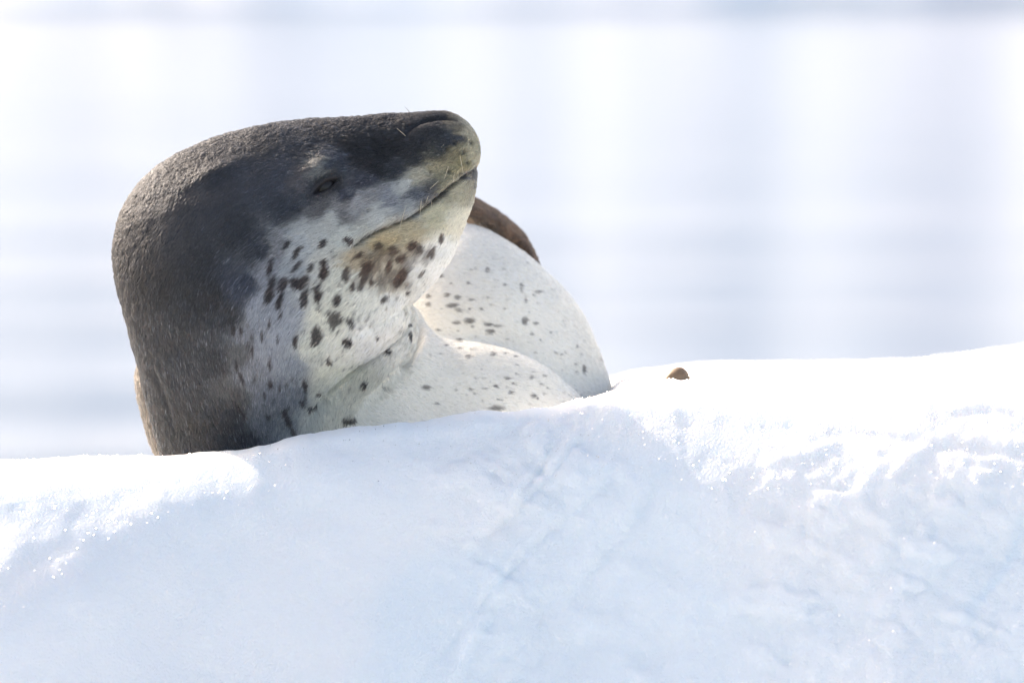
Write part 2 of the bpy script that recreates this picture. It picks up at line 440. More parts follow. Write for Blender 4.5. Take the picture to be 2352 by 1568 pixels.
# coarse pass to skip empty space
C4 = 4
cxs, cys, czs = [lo[i] + np.arange(0, [nx, ny, nz][i] + C4, C4) * H for i in range(3)]
CG = np.stack(np.meshgrid(cxs, cys, czs, indexing='ij'), -1).reshape(-1, 3)
cv = sdf(CG).reshape(len(cxs), len(cys), len(czs))
F = np.repeat(np.repeat(np.repeat(cv, C4, 0), C4, 1), C4, 2)[:nx, :ny, :nz].astype(np.float32)
near = np.argwhere(np.abs(F) < H * C4 * 2.4 + .02)
F[tuple(near.T)] = sdf(lo + near * H)
F[:, :, 0] = np.maximum(F[:, :, 0], 0.001)

def surface_nets(F):
    ins = F < 0
    nx, ny, nz = F.shape
    acc = np.zeros((nx - 1, ny - 1, nz - 1, 3), np.float32); cnt = np.zeros((nx - 1, ny - 1, nz - 1), np.float32)
    corners = [(i, j, k) for i in (0, 1) for j in (0, 1) for k in (0, 1)]
    def V(c): return F[c[0]:nx - 1 + c[0], c[1]:ny - 1 + c[1], c[2]:nz - 1 + c[2]]
    for a in corners:
        for ax in range(3):
            if a[ax] == 0:
                b_ = list(a); b_[ax] = 1; b_ = tuple(b_)
                fa, fb = V(a), V(b_)
                m = (fa < 0) != (fb < 0)
                t = np.where(m, fa / np.where(m, fa - fb, 1), 0)
                for q in range(3):
                    acc[..., q] += m * (a[q] + (t if q == ax else 0))
                cnt += m
    act = cnt > 0
    vid = np.full(act.shape, -1, np.int64); vid[act] = np.arange(act.sum())
    ii = np.argwhere(act)
    v = ii + acc[act] / cnt[act][:, None]
    fs = []
    for ax in range(3):
        u, w = [(1, 2), (2, 0), (0, 1)][ax]
        sl0 = [slice(None)] * 3; sl1 = [slice(None)] * 3
        sl0[ax] = slice(0, -1); sl1[ax] = slice(1, None)
        m = ins[tuple(sl0)] != ins[tuple(sl1)]
        e = np.argwhere(m)
        ok = (e[:, u] > 0) & (e[:, w] > 0) & (e[:, u] < F.shape[u] - 1) & (e[:, w] < F.shape[w] - 1)
        e = e[ok]
        flip = ins[tuple(sl0)][tuple(e.T)]
        q = []
        for du, dw in ((1, 1), (0, 1), (0, 0), (1, 0)):
            c = e.copy(); c[:, u] -= du; c[:, w] -= dw
            q.append(vid[tuple(c.T)])
        q = np.stack(q, -1)
        q[~flip] = q[~flip][:, ::-1]
        fs.append(q)
    return v, np.vstack(fs)

sv, sf = surface_nets(F)
sv = lo + sv * H
tmp = mesh_obj('tmp_seal', sv, sf, None)
def vnormals(me):
    a = np.empty(len(me.vertices) * 3, np.float32); me.vertex_normals.foreach_get('vector', a); return a.reshape(-1, 3).astype(float)
def vcoords(me):
    a = np.empty(len(me.vertices) * 3, np.float32); me.vertices.foreach_get('co', a); return a.reshape(-1, 3).astype(float)
def subdivide(o, levels):
    md = o.modifiers.new('s', 'SUBSURF'); md.levels = levels; md.render_levels = levels
    dg = bpy.context.evaluated_depsgraph_get()
    me = bpy.data.meshes.new_from_object(o.evaluated_get(dg))
    o.modifiers.clear(); o.data = me
    return me
def project(me, it, damp=1.0, lim=.006):
    for _ in range(it):
        c, nn = vcoords(me), vnormals(me)
        c = c - nn * np.clip(sdf(c), -lim, lim)[:, None] * damp
        me.vertices.foreach_set('co', c.astype(np.float32).ravel()); me.update()
me = subdivide(tmp, 1); project(me, 2)
me = subdivide(tmp, 1); project(me, 1, .9)

def edges_of(me):
    e = np.empty(len(me.edges) * 2, np.int32); me.edges.foreach_get('vertices', e); return e.reshape(-1, 2)
def lap(vals, e, nV, it, w=.5, mask=None):
    deg = np.bincount(e.ravel(), minlength=nV).astype(float)
    for _ in range(it):
        new = np.empty_like(vals)
        for q in range(vals.shape[1]):
            s_ = np.bincount(e[:, 0], vals[e[:, 1], q], nV) + np.bincount(e[:, 1], vals[e[:, 0], q], nV)
            new[:, q] = s_ / np.maximum(deg, 1)
        ww = w if mask is None else (w * mask)[:, None]
        vals = vals * (1 - ww) + new * ww
    return vals
E = edges_of(me); nV = len(me.vertices)
co = vcoords(me)
co = lap(co, E, nV, 6)
me.vertices.foreach_set('co', co.astype(np.float32).ravel()); me.update()
co, no = vcoords(me), vnormals(me)

# ------------------------------------------------------------------ the seal: face details (symmetric about its mid plane)
lv = np.stack(lobes_eval(co), -1)
w = np.exp(-np.clip(lv - lv.min(1, keepdims=True), 0, .2) / .006); w /= w.sum(1, keepdims=True)
wA, wB, wC, wD, wE, wF, wG = w.T
def to_px(p, y):        # points mapped back to image pixel positions, scaled for one depth y
    s_ = DIST / (DIST + y)
    o = P(CX, CZ, y)
    return CX + p[:, 0] * s_ / S, CZ - (p[:, 2] - o[2]) * s_ / S
PX, PY = to_px(co, -0.10)
near_side = sm(0.25, -0.15, no[:, 1])           # 1 on the camera-side flank
flank = np.maximum(near_side, sm(-0.25, 0.15, no[:, 1]))   # both flanks
head_w = wA * flank
dsp = np.zeros(nV)
def bump(x, y, rx, ry, ang, a):
    c, s_ = math.cos(math.radians(ang)), math.sin(math.radians(ang))
    u = (PX - x) * c + (PY - y) * s_; v = -(PX - x) * s_ + (PY - y) * c
    return a * np.exp(-(u / rx) ** 2 - (v / ry) ** 2)
# mouth
mouth = spline([(1100,383),(1075,402),(1035,432),(1000,462),(955,492),(905,515),(860,535),(830,553),(808,568)])
md_, ms_, mt_ = seg_dist(PX, PY, mouth)
msd = md_ * ms_              # + below the line?
inner = sm(1.0, .93, mt_) * (.25 + .75 * sm(.0, .12, mt_))
dsp += head_w * inner * (-.010 * np.exp(-(md_ / 6.0) ** 2))
up_ = np.where(ms_ < 0, 1.0, 0.0) if seg_dist(np.array([900.]), np.array([450.]), mouth, 1e6)[1][0] < 0 else np.where(ms_ > 0, 1.0, 0.0)
dsp += head_w * inner * up_ * (.0035 * np.exp(-((md_ - 20) / 18) ** 2)) * sm(1, .6, mt_)
dsp += head_w * inner * (1 - up_) * (-.0030 * np.exp(-((md_ - 10) / 16) ** 2))
dsp += head_w * (1 - up_) * inner * (.0045 * np.exp(-((md_ - 52) / 22) ** 2)) * sm(.05, .3, mt_)
d2_, s2_, t2_ = seg_dist(PX, PY, spline([(1005,452),(960,478),(900,500),(850,520)]))
# whisker pad and nose
dsp += wA * flank * (bump(1035, 345, 50, 40, -40, .006) + bump(1000, 330, 60, 30, -10, .006) + bump(900, 345, 60, 35, -8, -.007))
dsp += wA * flank * (bump(960, 425, 40, 18, -30, -.004) + bump(860, 330, 60, 40, 0, -.004))
nost = spline([(935,304),(955,290),(975,281),(1000,276),(1025,275),(1050,279)])
nd_, ns_, nt_ = seg_dist(PX, PY, nost)
top_ok = sm(.55, .05, no[:, 1])
dsp += wA * top_ok * (-.0060 * np.exp(-(nd_ / 4.5) ** 2) * np.sin(np.clip(nt_ * .92 + .06, 0, 1) * math.pi) ** .6)
dsp += wA * top_ok * .0045 * np.exp(-(((PX - 1005) / 50) ** 2 + ((PY - 297) / 14) ** 2))
# brow, eye socket, cheek
dsp += head_w * (bump(738, 386, 44, 22, -25, .0115) + bump(495, 398, 70, 16, -24, .008) + bump(765, 432, 62, 46, -25, .004) + bump(800, 425, 24, 20, -30, -.005) + bump(705, 455, 22, 22, 0, -.003))
EYX, EYY, EYA = 748, 429, -31
ca, sa = math.cos(math.radians(EYA)), math.sin(math.radians(EYA))
eu = (PX - EYX) * ca + (PY - EYY) * sa; ev = -(PX - EYX) * sa + (PY - EYY) * ca
open_h = 7.5 * np.clip(1 - (eu / 33) ** 2, 0, 1)
lid = np.abs(ev) - open_h
in_eye = sm(1.5, -2.5, lid) * (np.abs(eu) < 34)
dsp += wA * flank * (.0030 * np.exp(-((lid - 5) / 5) ** 2) * (np.abs(eu) < 44) - .009 * in_eye)
dsp += wA * flank * (-.0028 * np.exp(-((ev + 19 - (eu / 34) ** 2 * 12) / 3.2) ** 2) * np.exp(-(eu / 32) ** 4))
dsp += wA * flank * (-.0020 * np.exp(-((ev - 16 + (eu / 34) ** 2 * 9) / 3.0) ** 2) * np.exp(-(eu / 36) ** 4))
# ear hole and vibrissa follicles
follicles = [(692,480,6),(848,481,4),(975,462,5),(1003,456,5),(1018,445,4),(1055,400,4),(1070,375,4),(1062,352,4),(1038,333,4),(1022,347,4),(1080,330,4),(970,330,4),(990,395,3),(1030,395,4)]
fol = np.zeros(nV)
for x, y, r in [(a, b_, c * 1.25) for a, b_, c in follicles]:
    g = np.exp(-(((PX - x) / r) ** 2 + ((PY - y) / r) ** 2)); fol = np.maximum(fol, g)
dsp -= wA * flank * fol * .003
# throat wrinkles
crease = np.zeros(nV)
for pts, a, ww in [([(948,702),(905,728),(860,750),(815,772),(780,790)], .007, 7), ([(944,712),(940,737),(926,767),(890,801),(850,832),(805,860),(770,880),(740,896)], .022, 9), ([(957,725),(959,775),(949,811),(917,862),(872,907),(838,932),(800,955)], .017, 9), ([(640,545),(600,600),(575,680)], .002, 10), ([(345,845),(372,900),(395,980),(405,1040)], .003, 8),
                   ([(375,860),(420,940),(440,1050)], -.001, 14)]:
    d, s_, t_ = seg_dist(PX, PY, spline(pts))
    gv_ = (wA + wB + wC) * near_side * np.exp(-(d / ww) ** 2) * sm(1, .55, t_)
    dsp -= a * gv_
    if a > .006: crease = np.maximum(crease, gv_)
# loose skin, soft lumps
dsp += (.0016 * fbm(co[:, 0] * 16, co[:, 1] * 16, co[:, 2] * 16, 3, 61)) * sm(.0, .2, np.abs(PX - 1020) / 1000 + .1)
co = co + no * dsp[:, None]
me.vertices.foreach_set('co', co.astype(np.float32).ravel()); me.update()
no = vnormals(me)

# ------------------------------------------------------------------ the seal: coat colours
path = spline([(1100,340),(1000,372),(900,410),(800,450),(690,490),(580,550),(500,640),(470,760),(480,880),(500,980),(530,1120)], 6)
ptan = np.gradient(path, axis=0); ptan /= np.linalg.norm(ptan, axis=1, keepdims=True)
def flow_at(p, wD_, wG_):
    px, py = to_px(p, -.1)
    fx = np.zeros(len(p)); fy = np.zeros(len(p))
    for (x, y), (tx, ty) in zip(path, ptan):
        ww = 1.0 / ((px - x) ** 2 + (py - y) ** 2 + 900) ** 1.6
        fx += ww * tx; fy += ww * ty
    ln = np.hypot(fx, fy) + 1e-9
    d = np.c_[fx / ln, np.zeros(len(p)), -fy / ln]
    body = np.array([.75, .35, -.45])
    d = d * (1 - wD_[:, None]) + body * wD_[:, None]
    return d
fv = flow_at(co, np.zeros(nV), None); flx, fly = fv[:, 0], -fv[:, 2]
streak = 13 * vnoise((PX * fly - PY * flx) * .16, (PX * flx + PY * fly) * .02, PX * 0, 301) + 8 * vnoise((PX * fly - PY * flx) * .4, (PX * flx + PY * fly) * .04, PX * 0, 302)
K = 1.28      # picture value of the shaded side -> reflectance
pts_col = np.array([
 (400,500,60,60,66),(500,450,66,65,72),(600,420,78,76,84),(650,400,84,82,90),(550,520,62,62,67),(450,600,60,58,60),(350,650,57,52,51),(480,680,65,60,61),(400,760,72,67,66),(330,560,64,58,58),
 (420,880,80,75,74),(450,980,72,69,68),(520,950,84,80,79),(560,1030,70,70,74),(500,820,76,72,71),(380,980,74,70,66),(360,900,70,66,64),
 (450,370,70,62,58),(600,320,74,66,62),(750,300,70,62,58),(290,560,72,64,61),(300,700,66,58,56),(700,340,76,72,74),
 (820,330,47,40,39),(880,340,39,33,33),(920,330,48,40,38),(870,380,42,36,38),(960,330,62,52,46),(1000,312,66,56,48),(900,290,66,57,53),(960,280,70,60,54),(1000,270,60,48,44),(820,290,64,56,54),
 (760,425,54,54,54),(745,388,118,122,123),(712,452,84,86,88),(795,450,92,88,90),(840,420,96,92,94),(690,425,98,98,104),(730,478,112,112,116),(770,365,92,92,94),(660,470,74,74,80),
 (1070,300,152,148,132),(1085,340,150,148,130),(1040,352,132,126,104),(1000,380,142,136,114),(960,402,154,152,140),(1060,380,142,136,108),(1015,420,132,130,112),(1090,360,158,154,134),
 (930,425,172,177,178),(900,452,138,143,152),(955,442,108,113,122),(995,440,104,104,106),(870,490,178,183,184),(940,480,152,157,160),(850,530,168,171,168),(800,540,186,191,189),(820,462,152,154,158),(760,500,176,180,180),(720,525,172,177,179),(685,565,165,172,178),
 (1035,318,94,86,74),(1020,337,80,72,60),(998,352,98,90,74),(1048,298,130,122,106),(955,368,60,52,48),(915,388,74,70,68),(740,475,108,108,112),(790,482,128,128,130),(850,448,140,142,146),
 (1092,404,112,112,114),(1070,428,152,148,132),(1050,440,160,156,138),(1000,490,176,173,152),(940,525,172,162,138),(880,556,186,170,138),(830,580,180,168,146),(900,605,178,172,156),(1050,500,192,192,180),(1020,580,212,216,216),(960,640,208,211,210),(1000,620,220,223,223),(900,640,176,171,158),
 (740,600,187,190,188),(780,640,197,200,194),(850,680,208,211,207),(900,690,218,221,220),(760,720,202,205,198),(720,800,192,197,192),(780,800,212,215,210),(850,780,220,222,221),(770,860,206,210,200),(740,900,190,195,188),(680,610,152,160,168),(640,565,130,135,142),(620,620,132,139,150),(600,560,80,80,84),(560,650,92,93,98),
 (600,700,140,148,160),(650,750,148,156,168),(680,830,136,146,158),(620,800,142,150,162),(560,760,124,131,142),(545,810,108,112,118),(570,850,128,135,146),(620,900,124,133,146),(690,900,124,134,146),(600,960,118,126,136),(540,905,104,107,112),(655,985,130,139,147),(530,720,72,69,70),
 (720,960,176,183,182),(800,920,196,199,192),(760,985,190,193,186),(850,950,200,203,197),(700,1040,150,156,158),(620,1060,84,88,94),(900,1000,206,208,204)], float)
def idw(px, py, table, pw=2.6, warp=8):
    n1 = fbm(px * .02, py * .02, .4, 3, 101) * warp; n2 = fbm(px * .02, py * .02, 7.4, 3, 111) * warp
    x, y = px + n1 + streak * flx, py + n2 + streak * fly
    acc = np.zeros((len(px), 3)); ws = np.zeros(len(px))
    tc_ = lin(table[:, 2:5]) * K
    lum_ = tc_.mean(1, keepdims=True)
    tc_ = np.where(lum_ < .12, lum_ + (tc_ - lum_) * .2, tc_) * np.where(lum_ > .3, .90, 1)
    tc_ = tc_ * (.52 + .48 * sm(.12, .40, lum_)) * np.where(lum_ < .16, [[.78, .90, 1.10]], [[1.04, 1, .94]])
    for r, c in zip(table, tc_):
        ww = 1.0 / ((x - r[0]) ** 2 + (y - r[1]) ** 2 + 120) ** pw
        acc += ww[:, None] * c; ws += ww
    return acc / ws[:, None]
cA = idw(PX, PY, pts_col)
PXd, PYd = to_px(co, 0.25)
white = lin([236, 233, 223]) * 1.0
mott = 1 + .05 * fbm(co[:, 0] * 12, co[:, 1] * 12, co[:, 2] * 12, 3, 131)
cW = np.tile(white, (nV, 1)) * mott[:, None]
dark = np.tile(lin([74, 68, 64]), (nV, 1)); brown = np.tile(lin([98, 74, 56]), (nV, 1)) * (1 + .35 * fbm(co[:, 0] * 40, co[:, 1] * 40, co[:, 2] * 40, 3, 141))[:, None]
dors = sm(.72, .80, co[:, 1] + .03 * fbm(co[:, 0] * 9, co[:, 1] * 9, co[:, 2] * 9, 3, 151)) * sm(.2, .6, no[:, 2] + .35)
cW = cW * (1 - .16 * sm(1240, 1410, PXd) * wD)[:, None]  # body greyed towards its right edge: shade painted into the coat
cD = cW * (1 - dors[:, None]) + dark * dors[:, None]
cl = sm(900, 800, PX)
cB = cA
cC = cW * sm(640, 860, PX)[:, None] + cA * (1 - sm(640, 860, PX))[:, None]
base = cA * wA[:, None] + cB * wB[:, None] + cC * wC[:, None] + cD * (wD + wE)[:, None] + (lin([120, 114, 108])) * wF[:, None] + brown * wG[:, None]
# fade of throat colours into the chest
spot_amt = np.zeros(nV); spot_col = np.tile(lin([46, 37, 37]), (nV, 1))
def zoom4(z): return [((640 + a / 2.852) * .968, (500 + b_ / 2.852) * .968, c / 2.852 * .968, d / 2.852 * .968, e) for a, b_, c, d, e in z]
def zoom5(z): return [((950 + a / 2.751) * .968, (450 + b_ / 2.751) * .968, c / 2.751 * .968, d / 2.751 * .968, 0) for a, b_, c, d in z]
def zoom3(z): return [((240 + a / 3.337) * .968, (640 + b_ / 3.337) * .968, c / 3.337 * .968, d / 3.337 * .968, e) for a, b_, c, d, e in z]
neck_spots = zoom4([(145,200,12,35,25),(205,270,16,40,30),(375,212,18,30,40),(210,350,18,50,40),(25,360,20,48,15),(300,365,14,30,15),(390,335,18,32,25),(385,400,22,40,30),(235,460,48,48,20),(255,570,26,72,10),(105,480,18,45,20),(85,590,18,50,15),(20,510,25,65,10),(340,550,33,72,0),(470,580,22,45,10),(535,415,22,45,10),(88,685,14,28,0),(15,710,12,55,15),(448,705,40,48,10),(562,735,18,30,-25),(330,820,27,68,-5),(185,860,16,42,0),(535,870,18,35,-40),(65,845,8,20,-10),(412,1015,12,28,-25),(5,1010,14,35,-15),(5,1150,12,35,0),(245,1160,14,38,-10),(70,1185,8,15,0),(335,1235,18,12,0),(220,1290,10,28,-25),(112,1400,22,45,-25),(280,1345,18,22,0),(155,1500,14,40,-20),(520,1450,22,45,-55),
 (610,300,22,48,55),(655,385,28,45,45),(650,440,24,50,10),(700,470,18,25,0),(575,490,13,35,20),(850,255,30,36,30),(900,320,26,25,0),(960,235,28,30,20),(1015,255,36,24,20),(1100,280,20,42,20),(1160,185,17,36,10),(895,440,40,66,30),(820,360,28,46,20),(1040,420,16,28,25),(940,550,12,18,30),(790,585,32,18,-20),(745,235,16,42,50),(550,190,30,14,30),
 (955,720,8,20,0),(968,810,18,13,0),(950,880,22,24,0),(800,985,26,16,0),(635,1205,20,16,0),(600,1050,22,10,0),(735,850,7,15,-40),(795,1255,24,12,0),(900,1230,10,24,0)])
neck_spots += zoom3([(1055,450,20,48,10),(1120,450,11,30,0),(885,470,9,55,-5),(1212,500,12,24,0),(1285,500,9,45,0),(1210,620,8,45,0),(960,750,12,52,-15),(1075,735,8,28,0),(1120,850,13,45,-25),(1090,1090,13,85,-35),(1315,1145,10,26,-45),(1295,975,8,18,0),(1415,915,8,20,0)])
body_spots = zoom5([(250,585,22,10),(325,630,10,8),(440,628,10,8),(300,705,18,13),(365,720,15,11),(455,735,20,9),(570,722,15,13),(175,715,11,11),(175,765,14,14),(345,770,40,16),(380,800,34,18),(450,795,9,8),(525,795,15,9),(445,872,30,18),(470,908,15,9),(360,885,28,12),(375,935,13,8),(585,940,22,10),(575,895,22,9),(640,905,26,8),(810,875,19,22),(860,960,15,11),(885,895,18,10),(820,745,11,13),(790,660,12,30),(680,640,11,8),(565,545,10,16),(900,690,30,8),(1065,880,8,9),(1205,1195,10,26),(1015,1085,9,9),(1055,1100,8,8),(1160,1050,9,15),(1150,1215,12,9),(915,1000,8,9),(870,710,9,8),(680,795,8,8),(985,955,8,8),(620,610,9,7),(260,795,14,5),(1150,1165,10,9),
 (375,990,22,7),(385,1030,17,9),(440,1080,20,13),(465,1035,9,9),(300,1010,12,5),(240,930,12,7),(600,1065,11,11),(675,1065,15,7),(750,1085,15,5),(755,1140,8,8),(755,1190,9,11),(700,1218,20,12),(735,1250,10,8),(853,1215,12,15),(915,1260,10,8),(960,1285,9,11),(865,1330,16,15),(895,1350,9,8),(620,1265,13,8),(715,1310,12,9),(540,1215,14,8),(455,1285,8,8),(365,1290,8,8),(640,1350,9,5),(610,1405,54,18),(165,1270,26,14),(240,1375,15,7),(930,1370,8,6),(1070,1380,8,6),(935,1205,6,8),(550,1280,20,5)])
nse1 = fbm(co[:, 0] * 60, co[:, 1] * 60, co[:, 2] * 60, 3, 161); nse2 = fbm(co[:, 0] * 190, co[:, 1] * 190, co[:, 2] * 60, 2, 171)
def paint(spots, px, py, wgt, soft, amt=1.0, grow=1.0):
    global spot_amt
    for x, y, rx, ry, a in spots:
        rx, ry = rx * grow, ry * grow
        m = np.flatnonzero((np.abs(px - x) < (rx + ry) * 2.2) & (np.abs(py - y) < (rx + ry) * 2.2) & (wgt > .02))
        if not len(m): continue
        c, s_ = math.cos(math.radians(a)), math.sin(math.radians(a))
        dx, dy = px[m] - x, py[m] - y
        u = dx * c + dy * s_; v = -dx * s_ + dy * c
        q = np.sqrt((u / rx) ** 2 + (v / ry) ** 2) + .48 * nse1[m] + .16 * nse2[m]
        am_ = amt * (.86 + .14 * abs(math.sin(x * 12.9 + y * 7.7)))
        spot_amt[m] = np.maximum(spot_amt[m], am_ * wgt[m] * sm(1 + soft, 1 - soft, q))
PXd_, PYd_ = PXd, PYd
frng = np.random.default_rng(11)
flecks = [(frng.uniform(570, 930), frng.uniform(560, 940), frng.uniform(1.5, 4), frng.uniform(3, 8), frng.uniform(-20, 30)) for _ in range(90)]
jaw_mottle = [(870,585,16,30,40),(905,578,14,26,45),(935,600,18,26,30),(960,578,14,22,30),(985,585,12,24,20),(915,630,18,30,30),(880,640,14,26,20),(850,622,12,26,30),(940,650,12,16,20),(840,600,12,26,50)]
paint(flecks, PX, PY, np.clip(wA + wB, 0, 1) * flank, .4, .6)
paint(jaw_mottle, PX, PY, wA * flank, .5, .62)
bflecks = [(frng.uniform(980, 1400), frng.uniform(560, 930), frng.uniform(1.5, 4), frng.uniform(1.5, 3.5), 0) for _ in range(70)]
paint(bflecks, PXd_, PYd_, np.clip(wC + wD + wE, 0, 1) * near_side, .6, .4)
paint(neck_spots, PX, PY, np.clip(wA + wB + wC * sm(900, 800, PX), 0, 1) * flank, .20, .97, 1.15)
paint(body_spots, PXd, PYd, np.clip(wC + wD + wE, 0, 1) * near_side, .45, .75, 1.0)
spot_amt *= sm(.0, .10, base.mean(1) - .02)
jb = np.exp(-((PX - 880) / 130) ** 2 - ((PY - 600) / 70) ** 2)[:, None]
spot_col = spot_col * (1 - jb) + lin([80, 56, 44]) * jb
ck = spot_amt[:, None]
base = base * (1 - ck) + spot_col * ck
# dark rims: eye, lips, nostril, follicles (skin colour)
rim = np.clip(wA * flank * (.92 * np.exp(-(np.clip(lid, 0, 99) / 15) ** 2) * np.exp(-(eu / 44) ** 4)), 0, 1)
rim = np.maximum(rim, wA * flank * .74 * np.exp(-(((eu - 3) / 50) ** 2 + ((ev + 1) / 25) ** 2) ** 2))
rim = np.maximum(rim, wA * flank * inner * .93 * np.exp(-((md_) / 6.0) ** 2))
rim = np.maximum(rim, wA * top_ok * .9 * np.exp(-(nd_ / 4.0) ** 2) * (nt_ > .02))
rim = np.maximum(rim, wA * flank * fol * .85)
base = base * (1 - rim[:, None]) + lin([34, 31, 33]) * rim[:, None]
base = np.clip(base, .004, .86)
bald = np.clip(.75 * crease + sm(7, 3, lid) * np.exp(-(eu / 40) ** 6) * wA + np.exp(-(md_ / 4) ** 2) * inner * wA + wA * top_ok * np.exp(-(nd_ / 5) ** 2), 0, 1)

m_seal, n, l, b = new_mat('seal_coat')
at = n.new('ShaderNodeAttribute'); at.attribute_name = 'coat'
l.new(at.outputs['Color'], b.inputs['Base Color'])
b.inputs['Roughness'].default_value = 0.55; b.inputs['Specular IOR Level'].default_value = 0.3
tc = n.new('ShaderNodeTexCoord'); n1 = n.new('ShaderNodeTexNoise'); n1.inputs['Scale'].default_value = 420; n1.inputs['Detail'].default_value = 2
l.new(tc.outputs['Object'], n1.inputs['Vector'])
bp = n.new('ShaderNodeBump'); bp.inputs['Strength'].default_value = .35; bp.inputs['Distance'].default_value = .002
l.new(n1.outputs[0], bp.inputs['Height']); l.new(bp.outputs[0], b.inputs['Normal'])

seal = tmp; seal.name = 'leopard_seal'; me.name = 'leopard_seal'
me.materials.clear(); me.materials.append(m_seal)
me.polygons.foreach_set('use_smooth', np.ones(len(me.polygons), bool))
ca_ = me.color_attributes.new('coat', 'FLOAT_COLOR', 'POINT')
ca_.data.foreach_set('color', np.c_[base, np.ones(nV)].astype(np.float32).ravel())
seal['label'] = 'spotted grey and white seal lying on the snow with its head turned back'
seal['category'] = 'seal'

# ------------------------------------------------------------------ the seal: short fur
q = np.empty(len(me.polygons) * 4, np.int32)
lt = np.empty(len(me.polygons), np.int32); me.polygons.foreach_get('loop_total', lt)
assert (lt == 4).all()
me.loops.foreach_get('vertex_index', q) if len(me.loops) == len(q) else None
q = q.reshape(-1, 4)
fc = co[q].mean(1); fn = no[q].mean(1)
area = np.linalg.norm(np.cross(co[q[:, 2]] - co[q[:, 0]], co[q[:, 3]] - co[q[:, 1]]), axis=1) * .5
wb = (wC + wD + wE)[q].mean(1)
dens = np.where(fn[:, 1] < .55, 1.0, .25) * np.where(fc[:, 2] > ZO - .24, 1, 0) * (1 - .7 * wb)
dens = dens * np.where(fc[:, 1] > .85, .3, 1)
prob = area * dens; prob /= prob.sum()
NH = 420000
fi = rng.choice(len(q), NH, p=prob)
u, v = rng.random(NH), rng.random(NH)
bw = np.c_[(1 - u) * (1 - v), u * (1 - v), u * v, (1 - u) * v]
vi = q[fi]
root = (co[vi] * bw[..., None]).sum(1); rn = (no[vi] * bw[..., None]).sum(1)
rn /= np.linalg.norm(rn, axis=1, keepdims=True)
def samp(a): return (a[vi] * bw).sum(1)
keep = rng.random(NH) > samp(bald) * 1.2
root, rn, vi, bw = root[keep], rn[keep], vi[keep], bw[keep]; NH = len(root)
rcol = (base[vi] * bw[..., None]).sum(1)
wbody = samp(wC * sm(640, 860, PX) + wD + wE)
fl = flow_at(root, wbody, None)
sw = .14 * fbm(root[:, 0] * 25, root[:, 1] * 25, root[:, 2] * 25, 2, 201)
fl = fl + np.c_[sw, .0 * sw, .12 * fbm(root[:, 0] * 25, root[:, 1] * 25, root[:, 2] * 25, 2, 211)] + rng.normal(0, .075, (NH, 3))
fl -= rn * (fl * rn).sum(1, keepdims=True)
fl /= np.linalg.norm(fl, axis=1, keepdims=True) + 1e-9
clump = fbm(root[:, 0] * 110, root[:, 1] * 110, root[:, 2] * 110, 2, 221)
hpx, hpy = to_px(root, -.1)
muz = sm(900, 1000, hpx) * sm(620, 520, hpy)
eyed = np.exp(-((hpx - EYX) / 60) ** 2 - ((hpy - EYY) / 45) ** 2)
sleek = np.exp(-(((hpx - 510) * .87 - (hpy - 480) * .5) / 210) ** 4 - (((hpx - 510) * .5 + (hpy - 480) * .87) / 95) ** 4) * np.where(rn[:, 1] < 0, 1, 1)
length = (.0085 + .002 * clump + rng.normal(0, .0014, NH)) * (1 - .45 * muz) * (1 - .6 * eyed) * (1 - .25 * wbody) * (1 - .3 * sleek)
length = np.clip(length, .0025, .014)
lift = .15 + .06 * clump + rng.normal(0, .05, NH)
lift = lift * (1 - .55 * sleek) * (1 - .4 * wbody)
pd = path[np.argmin((hpx[:, None] - path[None, ::3, 0]) ** 2 + (hpy[:, None] - path[None, ::3, 1]) ** 2, axis=1) * 3]
od = np.c_[hpx - pd[:, 0], -(hpy - pd[:, 1])]; od /= np.linalg.norm(od, axis=1, keepdims=True) + 1e-9
dorsal = sm(.55, .9, rn[:, 0] * od[:, 0] + rn[:, 2] * od[:, 1]) * sm(1000, 900, hpx) * (1 - wbody)
lift = lift + .07 * dorsal
lift = np.clip(lift, .04, .6)
t = np.array([0, .35, .7, 1.0])
pos = root[:, None] + (fl[:, None] * t[None, :, None] + rn[:, None] * (lift[:, None] * np.array([-.08, .75, 1.0, .85])[None] * np.array([1, .6, .95, 1.05])[None])[..., None]) * length[:, None, None]
hc = bpy.data.hair_curves.new('fur')
hc.add_curves([4] * NH)
hc.attributes['position'].data.foreach_set('vector', pos.astype(np.float32).ravel())
ra = hc.attributes.get('radius') or hc.attributes.new('radius', 'FLOAT', 'POINT')
vary = np.exp((rng.normal(0, .30, NH) + .22 * clump) * (1 - .6 * sm(.15, .4, rcol.mean(1))))
pale = (rng.random(NH) < .11 * (1 - .9 * sleek)) & (rcol.mean(1) < .075)  # pale hairs on dark fur, their lighter colour imitating glints
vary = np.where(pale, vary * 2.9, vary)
vary = np.where((rng.random(NH) < .025) & (rcol.mean(1) > .3) & (wbody < .5), vary * .45, vary)
rad = (np.array([.00034, .00032, .00024, .00006])[None] * np.where(pale, 1.25, 1)[:, None]).astype(np.float32)
ra.data.foreach_set('value', rad.ravel())
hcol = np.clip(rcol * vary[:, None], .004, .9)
ha = hc.attributes.new('coat', 'FLOAT_COLOR', 'CURVE')
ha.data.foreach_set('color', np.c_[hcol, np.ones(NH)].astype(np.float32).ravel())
m_fur, n, l, b = new_mat('seal_fur')
at = n.new('ShaderNodeAttribute'); at.attribute_name = 'coat'
l.new(at.outputs['Color'], b.inputs['Base Color'])
b.inputs['Roughness'].default_value = 0.36; b.inputs['Specular IOR Level'].default_value = 0.55
hb = n.new('ShaderNodeBsdfHairPrincipled'); hb.model = 'CHIANG'; hb.parametrization = 'COLOR'
hb.inputs['Roughness'].default_value = .38; hb.inputs['Radial Roughness'].default_value = .5
